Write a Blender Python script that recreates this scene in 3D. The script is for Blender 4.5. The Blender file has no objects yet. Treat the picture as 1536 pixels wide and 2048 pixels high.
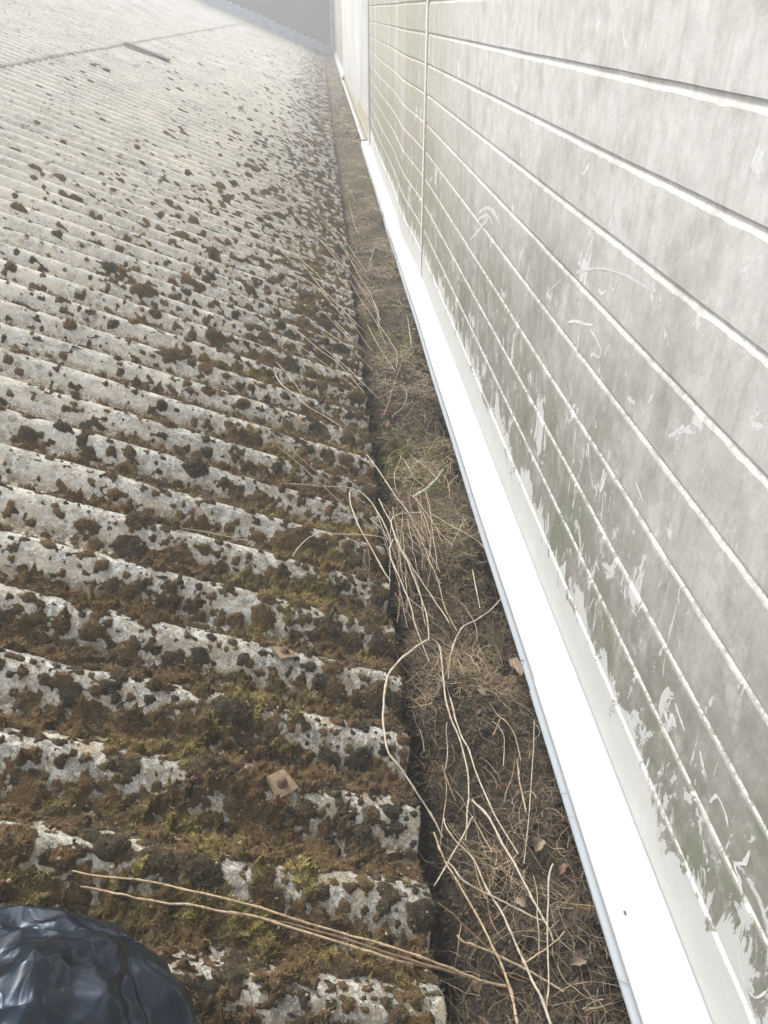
import bpy, math, random
import numpy as np
from mathutils import Vector
random.seed(7); rng = np.random.default_rng(7)
R = math.radians
SC = bpy.context.scene
COL = SC.collection

# ------------------------------------------------------------------ camera, sky, sun, exposure
CAM_H = 1.1; YAW = R(4.1107); PITCH = R(33.1363); FPX = 1538.0
cam = bpy.data.cameras.new('camera'); camo = bpy.data.objects.new('camera', cam); COL.objects.link(camo)
camo.location = (0, 0, CAM_H); camo.rotation_euler = (math.pi/2-PITCH, 0, -YAW)
cam.sensor_fit = 'VERTICAL'; cam.sensor_height = 36.0; cam.lens = FPX/2048*36.0
cam.clip_start = 0.02; cam.clip_end = 500
SC.camera = camo
SUN_EL = R(52); SUN_AZ = R(-38)          # azimuth from +Y towards +X
world = bpy.data.worlds.new('World'); SC.world = world; world.use_nodes = True
wn = world.node_tree.nodes; wl = world.node_tree.links; wn.clear()
sky = wn.new('ShaderNodeTexSky'); sky.sky_type = 'NISHITA'; sky.sun_disc = False
sky.sun_elevation = SUN_EL; sky.sun_rotation = SUN_AZ; sky.dust_density = 5; sky.air_density = 1.0; sky.ozone_density = 1.0
hs = wn.new('ShaderNodeHueSaturation'); hs.inputs['Saturation'].default_value = 0.42
bg = wn.new('ShaderNodeBackground'); bg.inputs['Strength'].default_value = 0.15
wo = wn.new('ShaderNodeOutputWorld')
wl.new(sky.outputs[0], hs.inputs['Color']); wl.new(hs.outputs[0], bg.inputs['Color']); wl.new(bg.outputs[0], wo.inputs['Surface'])
sun = bpy.data.lights.new('sun', 'SUN'); sun.energy = 1.05; sun.angle = R(28); sun.color = (1, .96, .88)
suno = bpy.data.objects.new('sun', sun); COL.objects.link(suno)
sd = Vector((math.sin(SUN_AZ)*math.cos(SUN_EL), math.cos(SUN_AZ)*math.cos(SUN_EL), math.sin(SUN_EL)))
suno.rotation_euler = sd.to_track_quat('Z', 'Y').to_euler(); suno.location = (-4, 4, 8)
vs = SC.view_settings; vs.view_transform = 'Standard'; vs.look = 'None'; vs.gamma = 1; vs.use_curve_mapping = False
vs.exposure = 1.12
SC.cycles.volume_bounces = 1

# ------------------------------------------------------------------ geometry of the place
ANG = R(21); CA, SA = math.cos(ANG), math.sin(ANG)
EX = 0.115            # x of the eave edge, crest tops at z = 0 there
PITCHC = 0.147; Y0 = 0.483   # corrugation pitch and one crest
AMP = 0.020
WX = 0.446             # wall face
YEND = 27.7
GZ = -0.062           # level of the litter in the gutter

def smooth(a, b, x):
    t = np.clip((x-a)/(b-a), 0, 1); return t*t*(3-2*t)
def _h(ix, iy, seed):
    n = (ix.astype(np.int64)*374761393 + iy.astype(np.int64)*668265263 + seed*1442695041) & 0xffffffff
    n = ((n ^ (n >> 13))*1274126177) & 0xffffffff
    n = (n ^ (n >> 16)) & 0xffffffff
    return n/4294967295.0
def vnoise(x, y, seed=0):
    ix = np.floor(x); iy = np.floor(y); fx = x-ix; fy = y-iy
    ix = ix.astype(np.int64); iy = iy.astype(np.int64)
    fx = fx*fx*fx*(fx*(fx*6-15)+10); fy = fy*fy*fy*(fy*(fy*6-15)+10)
    a = _h(ix, iy, seed); b = _h(ix+1, iy, seed); c = _h(ix, iy+1, seed); d = _h(ix+1, iy+1, seed)
    return (a*(1-fx)+b*fx)*(1-fy)+(c*(1-fx)+d*fx)*fy
def fbm(x, y, seed=0, o=4, g=.5):
    s = 0; a = 1; t = 0
    for k in range(o):
        s = s+a*vnoise(x*2**k+17.3*k, y*2**k+5.1*k, seed+k*31); t += a; a *= g
    return s/t

# pixel of the photograph -> ray, used only to read positions of real things off the photograph
_F = np.array([math.sin(YAW)*math.cos(PITCH), math.cos(YAW)*math.cos(PITCH), -math.sin(PITCH)])
_Rt = np.array([math.cos(YAW), -math.sin(YAW), 0.]); _U = np.cross(_Rt, _F)
def ray(u, v): return _F+_Rt*(u-768)/FPX-_U*(v-1024)/FPX
O3 = np.array([0, 0, CAM_H])
NR = np.array([SA, 0, CA]); P0 = np.array([EX, 0, 0])
def on_roof(u, v, h=0.):
    d = ray(u, v); t = ((P0+NR*h-O3)@NR)/(d@NR); return O3+d*t
def on_z(u, v, z):
    d = ray(u, v); return O3+d*((z-CAM_H)/d[2])
def on_wall(u, v, x=WX):
    d = ray(u, v); return O3+d*(x/d[0])
def on_any(u, v, h=0.):
    p = on_roof(u, v, h)
    if p[0] < EX: return p
    q = on_z(u, v, GZ+h)
    w = min(1, max(0, (q[0]-EX)/.10))          # ease down from the eave into the gutter
    q2 = on_z(u, v, GZ*w+h)
    return q2

# ------------------------------------------------------------------ object helpers
def link(o, parent=None):
    COL.objects.link(o)
    if parent is not None: o.parent = parent
    return o
def thing(name, label, cat, loc=(0, 0, 0), group=None, kind=None):
    o = bpy.data.objects.new(name, None); o.location = loc; o.empty_display_size = .05
    link(o); tag(o, label, cat, group, kind); return o
def tag(o, label=None, cat=None, group=None, kind=None):
    if label: o['label'] = label
    if cat: o['category'] = cat
    if group: o['group'] = group
    if kind: o['kind'] = kind
    return o
def mesh_np(name, V, F, mats, parent=None, smooth_=True, attrs=None, midx=None):
    """V (n,3) world coordinates, F (m,3|4)"""
    V = np.asarray(V, dtype=np.float32)
    if parent is not None: V = V-np.array(parent.location, dtype=np.float32)
    me = bpy.data.meshes.new(name)
    F = np.asarray(F, dtype=np.int32); k = F.shape[1]
    me.vertices.add(len(V)); me.vertices.foreach_set('co', V.ravel())
    me.loops.add(F.size); me.loops.foreach_set('vertex_index', F.ravel())
    me.polygons.add(len(F)); me.polygons.foreach_set('loop_start', np.arange(0, F.size, k, dtype=np.int32))
    try: me.polygons.foreach_set('loop_total', np.full(len(F), k, dtype=np.int32))
    except Exception: pass
    me.polygons.foreach_set('use_smooth', np.full(len(F), bool(smooth_)))
    for m in (mats if isinstance(mats, (list, tuple)) else [mats]): me.materials.append(m)
    if midx is not None: me.polygons.foreach_set('material_index', np.asarray(midx, dtype=np.int32))
    for an, av in (attrs or {}).items():
        a = me.attributes.new(an, 'FLOAT', 'POINT'); a.data.foreach_set('value', np.asarray(av, dtype=np.float32))
    me.update(calc_edges=True); me.validate()
    o = bpy.data.objects.new(name, me); return link(o, parent)
def grid_faces(nu, nv, off=0):
    i = np.arange(nu-1)[:, None]*nv+np.arange(nv-1)[None, :]
    i = i.ravel()+off
    return np.stack([i, i+nv, i+nv+1, i+1], 1)
def box_vf(c0, c1):
    x0, y0, z0 = c0; x1, y1, z1 = c1
    V = [(x0,y0,z0),(x1,y0,z0),(x1,y1,z0),(x0,y1,z0),(x0,y0,z1),(x1,y0,z1),(x1,y1,z1),(x0,y1,z1)]
    F = [(0,3,2,1),(4,5,6,7),(0,1,5,4),(1,2,6,5),(2,3,7,6),(3,0,4,7)]
    return V, F
def box(name, c0, c1, mat, parent=None, bevel=0):
    V, F = box_vf(c0, c1); o = mesh_np(name, V, F, mat, parent, smooth_=False)
    if bevel:
        b = o.modifiers.new('bevel', 'BEVEL'); b.width = bevel; b.segments = 2
    return o
def sweep(path, prof, closed_prof=False):
    """path along Y values (n,), prof(y)->(m,2) of (x,z)"""
    V = []
    for y in path:
        p = prof(y)
        V += [(a, y, b) for a, b in p]
    m = len(prof(path[0])); return np.array(V), grid_faces(len(path), m)

# ------------------------------------------------------------------ materials
def newmat(name, rough=.9, spec=.3):
    m = bpy.data.materials.new(name); m.use_nodes = True
    nt = m.node_tree; b = nt.nodes['Principled BSDF']
    b.inputs['Roughness'].default_value = rough
    b.inputs['Specular IOR Level'].default_value = spec
    return m, nt, b
class NB:
    def __init__(s, nt): s.nt = nt; s.n = nt.nodes; s.l = nt.links; s._pos = None
    def pos(s):
        if s._pos is None: s._pos = s.n.new('ShaderNodeNewGeometry').outputs['Position']
        return s._pos
    def scaled(s, v, sc):
        m = s.n.new('ShaderNodeMapping'); m.inputs['Scale'].default_value = sc; s.l.new(v, m.inputs['Vector']); return m.outputs[0]
    def noise(s, scale, detail=5, rough=.55, vec=None, dist=0.):
        t = s.n.new('ShaderNodeTexNoise'); t.inputs['Scale'].default_value = scale; t.inputs['Detail'].default_value = detail
        t.inputs['Roughness'].default_value = rough; t.inputs['Distortion'].default_value = dist
        s.l.new(vec if vec is not None else s.pos(), t.inputs['Vector']); return t.outputs['Fac']
    def voro(s, scale, vec=None, out='Distance', feature='F1', rnd=1.):
        t = s.n.new('ShaderNodeTexVoronoi'); t.feature = feature; t.inputs['Scale'].default_value = scale; t.inputs['Randomness'].default_value = rnd
        s.l.new(vec if vec is not None else s.pos(), t.inputs['Vector']); return t.outputs[out]
    def ramp(s, fac, a, b):
        t = s.n.new('ShaderNodeMapRange'); t.inputs['From Min'].default_value = a; t.inputs['From Max'].default_value = b
        t.interpolation_type = 'SMOOTHSTEP'; s.l.new(fac, t.inputs['Value']); return t.outputs[0]
    def cramp(s, fac, stops):
        t = s.n.new('ShaderNodeValToRGB'); e = t.color_ramp.elements
        e[0].position = stops[0][0]; e[0].color = (*stops[0][1], 1); e[1].position = stops[-1][0]; e[1].color = (*stops[-1][1], 1)
        for p, c in stops[1:-1]:
            q = e.new(p); q.color = (*c, 1)
        s.l.new(fac, t.inputs[0]); return t.outputs[0]
    def mix(s, fac, a, b, mode='MIX'):
        t = s.n.new('ShaderNodeMix'); t.data_type = 'RGBA'; t.blend_type = mode
        for k, v in ((0, fac), (6, a), (7, b)):
            if hasattr(v, 'is_linked') or hasattr(v, 'links'): s.l.new(v, t.inputs[k])
            elif k == 0: t.inputs[0].default_value = v
            else: t.inputs[k].default_value = (*v, 1)
        return t.outputs[2]
    def math(s, op, a, b=None, c=None, clamp=False):
        t = s.n.new('ShaderNodeMath'); t.operation = op; t.use_clamp = clamp
        for k, v in enumerate((a, b, c)):
            if v is None: continue
            if isinstance(v, (int, float)): t.inputs[k].default_value = v
            else: s.l.new(v, t.inputs[k])
        return t.outputs[0]
    def attr(s, name):
        t = s.n.new('ShaderNodeAttribute'); t.attribute_name = name; return t.outputs['Fac']
    def xyz(s):
        t = s.n.new('ShaderNodeSeparateXYZ'); s.l.new(s.pos(), t.inputs[0]); return t.outputs
    def bump(s, h, strength, dist, b, prev=None):
        t = s.n.new('ShaderNodeBump'); t.inputs['Strength'].default_value = strength; t.inputs['Distance'].default_value = dist
        s.l.new(h, t.inputs['Height'])
        if prev is not None: s.l.new(prev, t.inputs['Normal'])
        s.l.new(t.outputs[0], b.inputs['Normal']); return t.outputs[0]
def simple(name, col, rough=.8, spec=.3, metal=0, nscale=60, var=.25, bump=.2, bd=.001):
    m, nt, b = newmat(name, rough, spec); k = NB(nt); b.inputs['Metallic'].default_value = metal
    n = k.noise(nscale, 4)
    c = k.mix(k.ramp(n, .3, .7), tuple(x*(1-var) for x in col), tuple(min(1, x*(1+var)) for x in col))
    nt.links.new(c, b.inputs['Base Color'])
    if bump: k.bump(n, bump, bd, b)
    return m

def mat_cement():
    m, nt, b = newmat('weathered_fibre_cement', .92, .2); k = NB(nt)
    crest = k.attr('crest'); dens = k.attr('dens')
    big = k.noise(3.0, 4); med = k.noise(22, 6, .65); fine = k.noise(160, 5, .7); grit = k.noise(520, 3, .7)
    base = k.cramp(k.math('ADD', k.math('MULTIPLY', big, .55), k.math('MULTIPLY', med, .45)),
                   [(.33, (.24, .235, .205)), (.45, (.38, .37, .325)), (.55, (.50, .48, .42)), (.68, (.64, .61, .53))])
    # cool grey weathering on crests
    base = k.mix(k.math('MULTIPLY', k.math('MULTIPLY', k.ramp(crest, .35, .9), k.math('MULTIPLY', k.ramp(dens, .06, .6), k.ramp(k.noise(30, 6, .72), .40, .55))), .8), base, (.145, .155, .148))
    # cream patches in the lower part of the corrugation
    cream = k.math('MULTIPLY', k.ramp(k.noise(42, 6, .72), .49, .55), k.ramp(crest, .95, .35))
    base = k.mix(k.math('MULTIPLY', cream, .85), base, (.66, .58, .45))
    # brown dirt and fallen moss in the valleys
    dirt = k.math('MULTIPLY', k.ramp(crest, .5, .08), k.ramp(k.math('ADD', k.noise(40, 5, .7), k.math('MULTIPLY', dens, .35)), .42, .70))
    base = k.mix(dirt, base, k_brown)
    dirt2 = k.math('MULTIPLY', k.ramp(dens, .3, 1.0), k.ramp(k.noise(85, 6, .78), .46, .58))
    base = k.mix(k.math('MULTIPLY', dirt2, .7), base, (.085, .07, .042))
    tan = k.math('MULTIPLY', k.ramp(k.noise(26, 7, .75), .44, .58), k.math('ADD', .10, k.math('MULTIPLY', dens, .9)))
    base = k.mix(tan, base, (.275, .23, .165))
    # white crusty lichen
    wl_ = k.math('MULTIPLY', k.ramp(k.noise(40, 8, .82, dist=.5), .505, .54), k.ramp(fine, .42, .52))
    base = k.mix(k.math('MULTIPLY', wl_, .85), base, (.56, .57, .54))
    # round dark lichens
    sp = k.math('MULTIPLY', k.ramp(k.voro(26), .30, .24), k.ramp(k.noise(9, 3), .48, .60))
    sp2 = k.math('MULTIPLY', k.ramp(k.voro(70), .32, .22), k.ramp(k.noise(14, 3), .50, .6))
    base = k.mix(k.math('MULTIPLY', k.math('MAXIMUM', sp, sp2), .6), base, (.075, .078, .07))
    g2 = k.noise(270, 4, .8)
    base = k.mix(k.math('MULTIPLY', k.ramp(g2, .50, .60), k.math('ADD', .18, k.math('MULTIPLY', dens, .42))), base, (.11, .11, .095))
    base = k.mix(k.math('MULTIPLY', k.ramp(g2, .44, .36), .35), base, (.62, .59, .50))
    base = k.mix(k.math('MULTIPLY', k.ramp(grit, .52, .66), .35), base, (.12, .115, .10))
    base = k.mix(k.math('MULTIPLY', k.ramp(grit, .42, .32), .30), base, (.66, .64, .58))
    nt.links.new(base, b.inputs['Base Color'])
    n1 = k.bump(med, .5, .004, b); n2 = k.bump(fine, .6, .0015, b, n1); k.bump(grit, .5, .0006, b, n2)
    return m
k_brown = (.13, .088, .045)
def mat_moss():
    m, nt, b = newmat('moss', 1.0, .08); k = NB(nt)
    tone = k.attr('tone'); n = k.noise(60, 5, .7); f = k.noise(420, 4, .75)
    t = k.math('ADD', tone, k.math('MULTIPLY', k.math('SUBTRACT', n, .5), .28))
    c = k.cramp(t, [(.0, (.038, .040, .030)), (.18, (.066, .056, .036)), (.34, (.118, .082, .043)), (.50, (.162, .106, .050)), (.62, (.120, .100, .046)), (.8, (.175, .140, .050)), (1., (.24, .195, .060))])
    c = k.mix(k.ramp(f, .35, .75), c, (.19, .16, .085), 'MIX') if False else k.mix(k.math('MULTIPLY', k.ramp(f, .52, .68), .5), c, (.23, .175, .085))
    c = k.mix(k.math('MULTIPLY', k.ramp(f, .48, .36), .6), c, (.016, .013, .008))
    lit = k.math('MULTIPLY', k.ramp(k.noise(190, 4, .8), .565, .62), k.ramp(k.noise(22, 4), .42, .58))
    c = k.mix(k.math('MULTIPLY', lit, .7), c, (.36, .29, .19))
    nt.links.new(c, b.inputs['Base Color'])
    n1 = k.bump(n, .8, .008, b); k.bump(f, 1.0, .004, b, n1)
    return m
def mat_moss_blade():
    m, nt, b = newmat('moss_shoots', .9, .15); k = NB(nt); tone = k.attr('tone')
    c = k.cramp(tone, [(.0, (.05, .05, .037)), (.2, (.10, .080, .048)), (.38, (.175, .122, .064)), (.55, (.225, .155, .078)), (.7, (.19, .155, .065)), (.85, (.28, .23, .085)), (1., (.38, .32, .13))])
    nt.links.new(c, b.inputs['Base Color']); return m
def mat_strand():
    m, nt, b = newmat('dry_grass', .75, .25); k = NB(nt); tone = k.attr('tone')
    c = k.cramp(tone, [(.0, (.035, .029, .022)), (.3, (.092, .070, .046)), (.55, (.20, .145, .090)), (.75, (.33, .255, .165)), (1., (.52, .45, .33))])
    nt.links.new(c, b.inputs['Base Color']); return m
def mat_stem(name, col, dark):
    m, nt, b = newmat(name, .7, .3); k = NB(nt)
    n = k.noise(160, 4, .7); n2 = k.noise(45, 3)
    c = k.mix(k.ramp(n2, .35, .7), col, tuple(x*.72 for x in col)); c = k.mix(k.math('MULTIPLY', k.ramp(n, .49, .62), .8), c, dark)
    nt.links.new(c, b.inputs['Base Color']); k.bump(n, .4, .0005, b); return m
def mat_soil():
    m, nt, b = newmat('leaf_mould', 1., .1); k = NB(nt); n = k.noise(90, 6, .75); f = k.noise(400, 4, .7)
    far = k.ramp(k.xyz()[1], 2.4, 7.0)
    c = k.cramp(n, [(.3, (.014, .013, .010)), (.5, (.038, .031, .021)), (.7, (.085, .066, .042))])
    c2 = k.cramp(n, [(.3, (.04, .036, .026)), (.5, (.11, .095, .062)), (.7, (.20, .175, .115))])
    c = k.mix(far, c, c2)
    g = k.math('MULTIPLY', k.attr('green'), k.ramp(k.noise(30, 4), .35, .6))
    c = k.mix(g, c, (.10, .105, .03)); nt.links.new(c, b.inputs['Base Color'])
    n1 = k.bump(n, .8, .008, b); k.bump(f, .8, .002, b, n1); return m
def mat_wall():
    m, nt, b = newmat('weathered_wall_boards', .85, .25); k = NB(nt)
    X = k.xyz(); bevel = k.attr('bevel'); z = X[2]
    streak = k.noise(14, 6, .7, k.scaled(k.pos(), (1, 1, .07)))
    streakf = k.noise(60, 5, .7, k.scaled(k.pos(), (1, 1, .10)))
    cloud = k.noise(1.9, 5, .6); med = k.noise(24, 6, .7); fine = k.noise(210, 5, .75)
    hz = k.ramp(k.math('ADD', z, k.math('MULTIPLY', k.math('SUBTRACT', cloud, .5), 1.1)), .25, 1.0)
    low_tone = k.cramp(med, [(.3, (.185, .182, .155)), (.5, (.25, .246, .214)), (.7, (.34, .33, .295))])
    glare_tone = k.cramp(med, [(.3, (.44, .44, .42)), (.5, (.53, .53, .51)), (.7, (.61, .61, .59))])
    c = k.mix(hz, low_tone, glare_tone)  # paler upwards: glare over the upper wall put into the colour, grime below
    blot = k.noise(7, 7, .7)
    c = k.mix(k.math('MULTIPLY', k.ramp(blot, .50, .64), .35), c, (.25, .245, .20))
    c = k.mix(k.math('MULTIPLY', k.ramp(k.noise(11, 7, .72), .54, .66), .40), c, (.62, .62, .60))
    # algae low on the wall
    alg = k.math('MULTIPLY', k.ramp(z, .75, .15), k.ramp(k.noise(5, 5, .65), .50, .64))
    c = k.mix(k.math('MULTIPLY', alg, .6), c, (.15, .175, .105))
    # vertical run-off streaks, pale and dark
    c = k.mix(k.math('MULTIPLY', k.ramp(streak, .54, .74), .30), c, (.66, .66, .63))
    c = k.mix(k.math('MULTIPLY', k.ramp(streakf, .50, .34), .20), c, (.22, .215, .18))
    c = k.mix(k.math('MULTIPLY', k.ramp(fine, .55, .7), .35), c, (.15, .15, .13))
    c = k.mix(k.math('MULTIPLY', k.ramp(fine, .42, .30), .25), c, (.62, .62, .59))
    # olive film on the sheltered length past the joint
    sh = k.math('MULTIPLY', k.ramp(k.math('ADD', X[1], k.math('MULTIPLY', cloud, 1.2)), 2.9, 4.6), k.ramp(k.noise(5, 5, .7, k.scaled(k.pos(), (1, 1, .12))), .25, .55))
    c = k.mix(k.math('MULTIPLY', sh, .72), c, (.315, .305, .225))
    # flaking whitewash: dense just above the flashing, fading upwards, and drips of it
    pv = k.noise(10, 8, .72, k.scaled(k.pos(), (1, 1.1, .8)), .8)
    th = k.math('ADD', k.ramp(z, .03, .23), k.math('MULTIPLY', k.ramp(z, .15, .8), .16))
    paint = k.ramp(k.math('SUBTRACT', pv, k.math('MULTIPLY', th, .30)), .275, .29)
    # a second coat of scattered flecks and runs
    pv2 = k.ramp(k.noise(30, 6, .6, k.scaled(k.pos(), (1, 1.6, .35)), 1.2), .645, .66)
    paint = k.math('MAXIMUM', paint, k.math('MULTIPLY', pv2, k.ramp(z, .80, .35)))
    c = k.mix(k.math('MULTIPLY', paint, .75), c, (.66, .675, .665))
    # chalky ragged line on the bevels
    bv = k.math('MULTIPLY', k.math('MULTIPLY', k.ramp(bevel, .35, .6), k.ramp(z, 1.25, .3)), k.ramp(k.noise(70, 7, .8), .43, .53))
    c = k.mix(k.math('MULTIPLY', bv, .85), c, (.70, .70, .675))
    nt.links.new(c, b.inputs['Base Color'])
    h = k.math('ADD', med, k.math('MULTIPLY', paint, .6)); n1 = k.bump(h, .5, .002, b); k.bump(fine, .5, .0007, b, n1)
    return m
def mat_whitesheet():
    m, nt, b = newmat('white_corrugated_sheet', .8, .2); k = NB(nt)
    s = k.noise(18, 5, .7, k.scaled(k.pos(), (1, 1, .04)))
    c = k.cramp(s, [(.35, (.42, .42, .40)), (.5, (.66, .66, .64)), (.65, (.76, .76, .75))]); nt.links.new(c, b.inputs['Base Color']); return m
def mat_flash():
    m, nt, b = newmat('white_flashing_paint', .42, .4); k = NB(nt)
    sp = k.ramp(k.voro(95), .11, .07); sel = k.ramp(k.noise(40, 3), .60, .64)
    c = k.mix(k.ramp(k.noise(9, 6, .7), .35, .7), (.58, .60, .61), (.66, .675, .68))
    c = k.mix(k.math('MULTIPLY', k.ramp(k.noise(26, 6, .75, k.scaled(k.pos(), (.5, 1, 1))), .54, .68), .30), c, (.48, .47, .43))
    c = k.mix(k.math('MULTIPLY', k.ramp(k.noise(330, 3, .7), .62, .68), .5), c, (.35, .33, .28))
    c = k.mix(k.math('MULTIPLY', k.math('MULTIPLY', sp, sel), .45), c, (.30, .28, .25))
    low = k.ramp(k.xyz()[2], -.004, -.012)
    c = k.mix(k.math('MULTIPLY', low, .9), c, (.34, .38, .41))  # bluish shade of the turned-down edge, put into the colour
    nt.links.new(c, b.inputs['Base Color']); k.bump(k.noise(30, 4), .15, .001, b); return m
def mat_brick(name, c1, c2, mortar, scale=1.):
    m, nt, b = newmat(name, .9, .2); k = NB(nt)
    t = nt.nodes.new('ShaderNodeTexBrick'); mp = nt.nodes.new('ShaderNodeCombineXYZ')
    X = k.xyz(); nt.links.new(X[0], mp.inputs[0]); nt.links.new(X[2], mp.inputs[1]); nt.links.new(mp.outputs[0], t.inputs['Vector'])
    t.inputs['Scale'].default_value = 1; t.inputs['Brick Width'].default_value = .225; t.inputs['Row Height'].default_value = .075
    t.inputs['Mortar Size'].default_value = .006; t.inputs['Color1'].default_value = (*c1, 1); t.inputs['Color2'].default_value = (*c2, 1); t.inputs['Mortar'].default_value = (*mortar, 1)
    c = k.mix(k.math('MULTIPLY', k.ramp(k.noise(1.5, 4), .45, .65), .5), t.outputs['Color'], (.10, .095, .075))
    nt.links.new(c, b.inputs['Base Color']); k.bump(t.outputs['Fac'], -.4, .004, b); return m
M_CEM = mat_cement(); M_MOSS = mat_moss(); M_BLADE = mat_moss_blade(); M_STRAND = mat_strand(); M_SOIL = mat_soil()
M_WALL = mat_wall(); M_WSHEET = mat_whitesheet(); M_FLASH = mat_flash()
M_BRICK = mat_brick('dark_red_brick', (.055, .030, .038), (.070, .037, .042), (.07, .055, .06))
M_CBRICK = simple('cream_brick', (.50, .46, .34), .9, var=.18, nscale=12)
M_MORTAR = simple('grey_mortar', (.30, .28, .24), .95, nscale=80)
M_LEAD = simple('lead_sheet', (.36, .41, .48), .55, .4, nscale=9, var=.2, bump=.1)
M_GUT = simple('rusty_gutter_metal', (.105, .085, .085), .8, .3, nscale=14, var=.45)
M_GUTR = simple('red_rust_metal', (.17, .075, .05), .9, nscale=25, var=.4)
M_DARKB = simple('dark_fascia', (.04, .038, .035), .9)
M_RUST = simple('rusty_washer_steel', (.20, .148, .095), .85, .25, nscale=120, var=.22, bump=.3, bd=.0006)
M_RUSTD = simple('rusty_bolt_steel', (.12, .075, .055), .85, .25, nscale=200, var=.3, bump=.4, bd=.0006)
M_STEMP = mat_stem('bleached_stem', (.52, .46, .365), (.30, .22, .14))
M_STEMT = mat_stem('tan_stem', (.46, .36, .23), (.16, .10, .055))
M_STEMB = mat_stem('brown_stem', (.24, .165, .105), (.09, .06, .04))
M_STEMO = mat_stem('rust_coloured_stem', (.40, .24, .13), (.2, .1, .05))
M_LICH = simple('lichen_covered_twig', (.36, .37, .33), .95, nscale=140, var=.45, bump=.8)
M_LEAF1 = simple('pale_dead_leaf', (.215, .165, .12), .8, nscale=50, var=.3)
M_LEAF2 = simple('brown_dead_leaf', (.15, .095, .06), .8, nscale=50, var=.35)
M_PLANK = simple('grey_slate_strip', (.13, .115, .11), .8, nscale=20, var=.2)
M_PAINT = simple('old_white_paint', (.66, .66, .64), .8, nscale=150, var=.1)
M_PINK = simple('salmon_brick', (.48, .27, .21), .9)

# ------------------------------------------------------------------ roof relief (shared by sheets, moss and anything that lies on it)
def corr(Y):
    """height of the sheet's upper face below the crest line, and crest factor 0..1"""
    c = .5+.5*np.cos((Y-Y0)/PITCHC*2*math.pi)
    c2 = c**.85
    return (c2-1)*2*AMP, c
def density(s, Y):
    e = np.exp(-(s/.50)**1.7)
    near = smooth(1.75, .75, Y)*smooth(1.6, .35, s)*.95
    mid = .64*np.exp(-(s/1.0)**1.9)*smooth(7, 2, Y)
    spots = .27*np.exp(-(s/.85)**2)
    return np.clip(np.maximum(np.maximum(e*(.95-.12*smooth(4, 12, Y)), near), np.maximum(mid, spots))+.010, 0, 1)
def cells(s, Y, size, seed, prob, rmin, rmax, stretch=1.0):
    """irregular domes, one per jittered cell: returns height and tone"""
    gx = s/size/stretch; gy = Y/size
    ix = np.floor(gx).astype(np.int64); iy = np.floor(gy).astype(np.int64)
    H = np.zeros_like(s); T = np.zeros_like(s)
    ws = (fbm(s/size*2.3, Y/size*2.3, seed+5, 3)-.5)*.9
    for a in (-1, 0, 1):
        for b in (-1, 0, 1):
            cx = ix+a; cy = iy+b
            px = (cx+.15+.7*_h(cx, cy, seed))*size*stretch; py = (cy+.15+.7*_h(cx, cy, seed+1))*size
            pr = _h(cx, cy, seed+2); q = _h(cx, cy, seed+3); Rr = size*(rmin+(rmax-rmin)*q*q)
            _, cr = corr(py)
            d = prob(np.maximum(px, 0), py)*(1.15-.5*cr)
            on = pr < d
            rr = np.sqrt(((s-px)/stretch)**2+(Y-py)**2)/Rr*(1+ws)
            h = np.where(on & (rr < 1), np.sqrt(np.clip(1-rr**2.4, 0, 1))*Rr*.62, 0)
            t = _h(cx, cy, seed+4)
            up = h > H; H = np.where(up, h, H); T = np.where(up, t, T)
    return H, T
BOLTS = [(.236, .786), (.242, 1.079), (.223, 2.068), (1.28, 3.687)]
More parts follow.
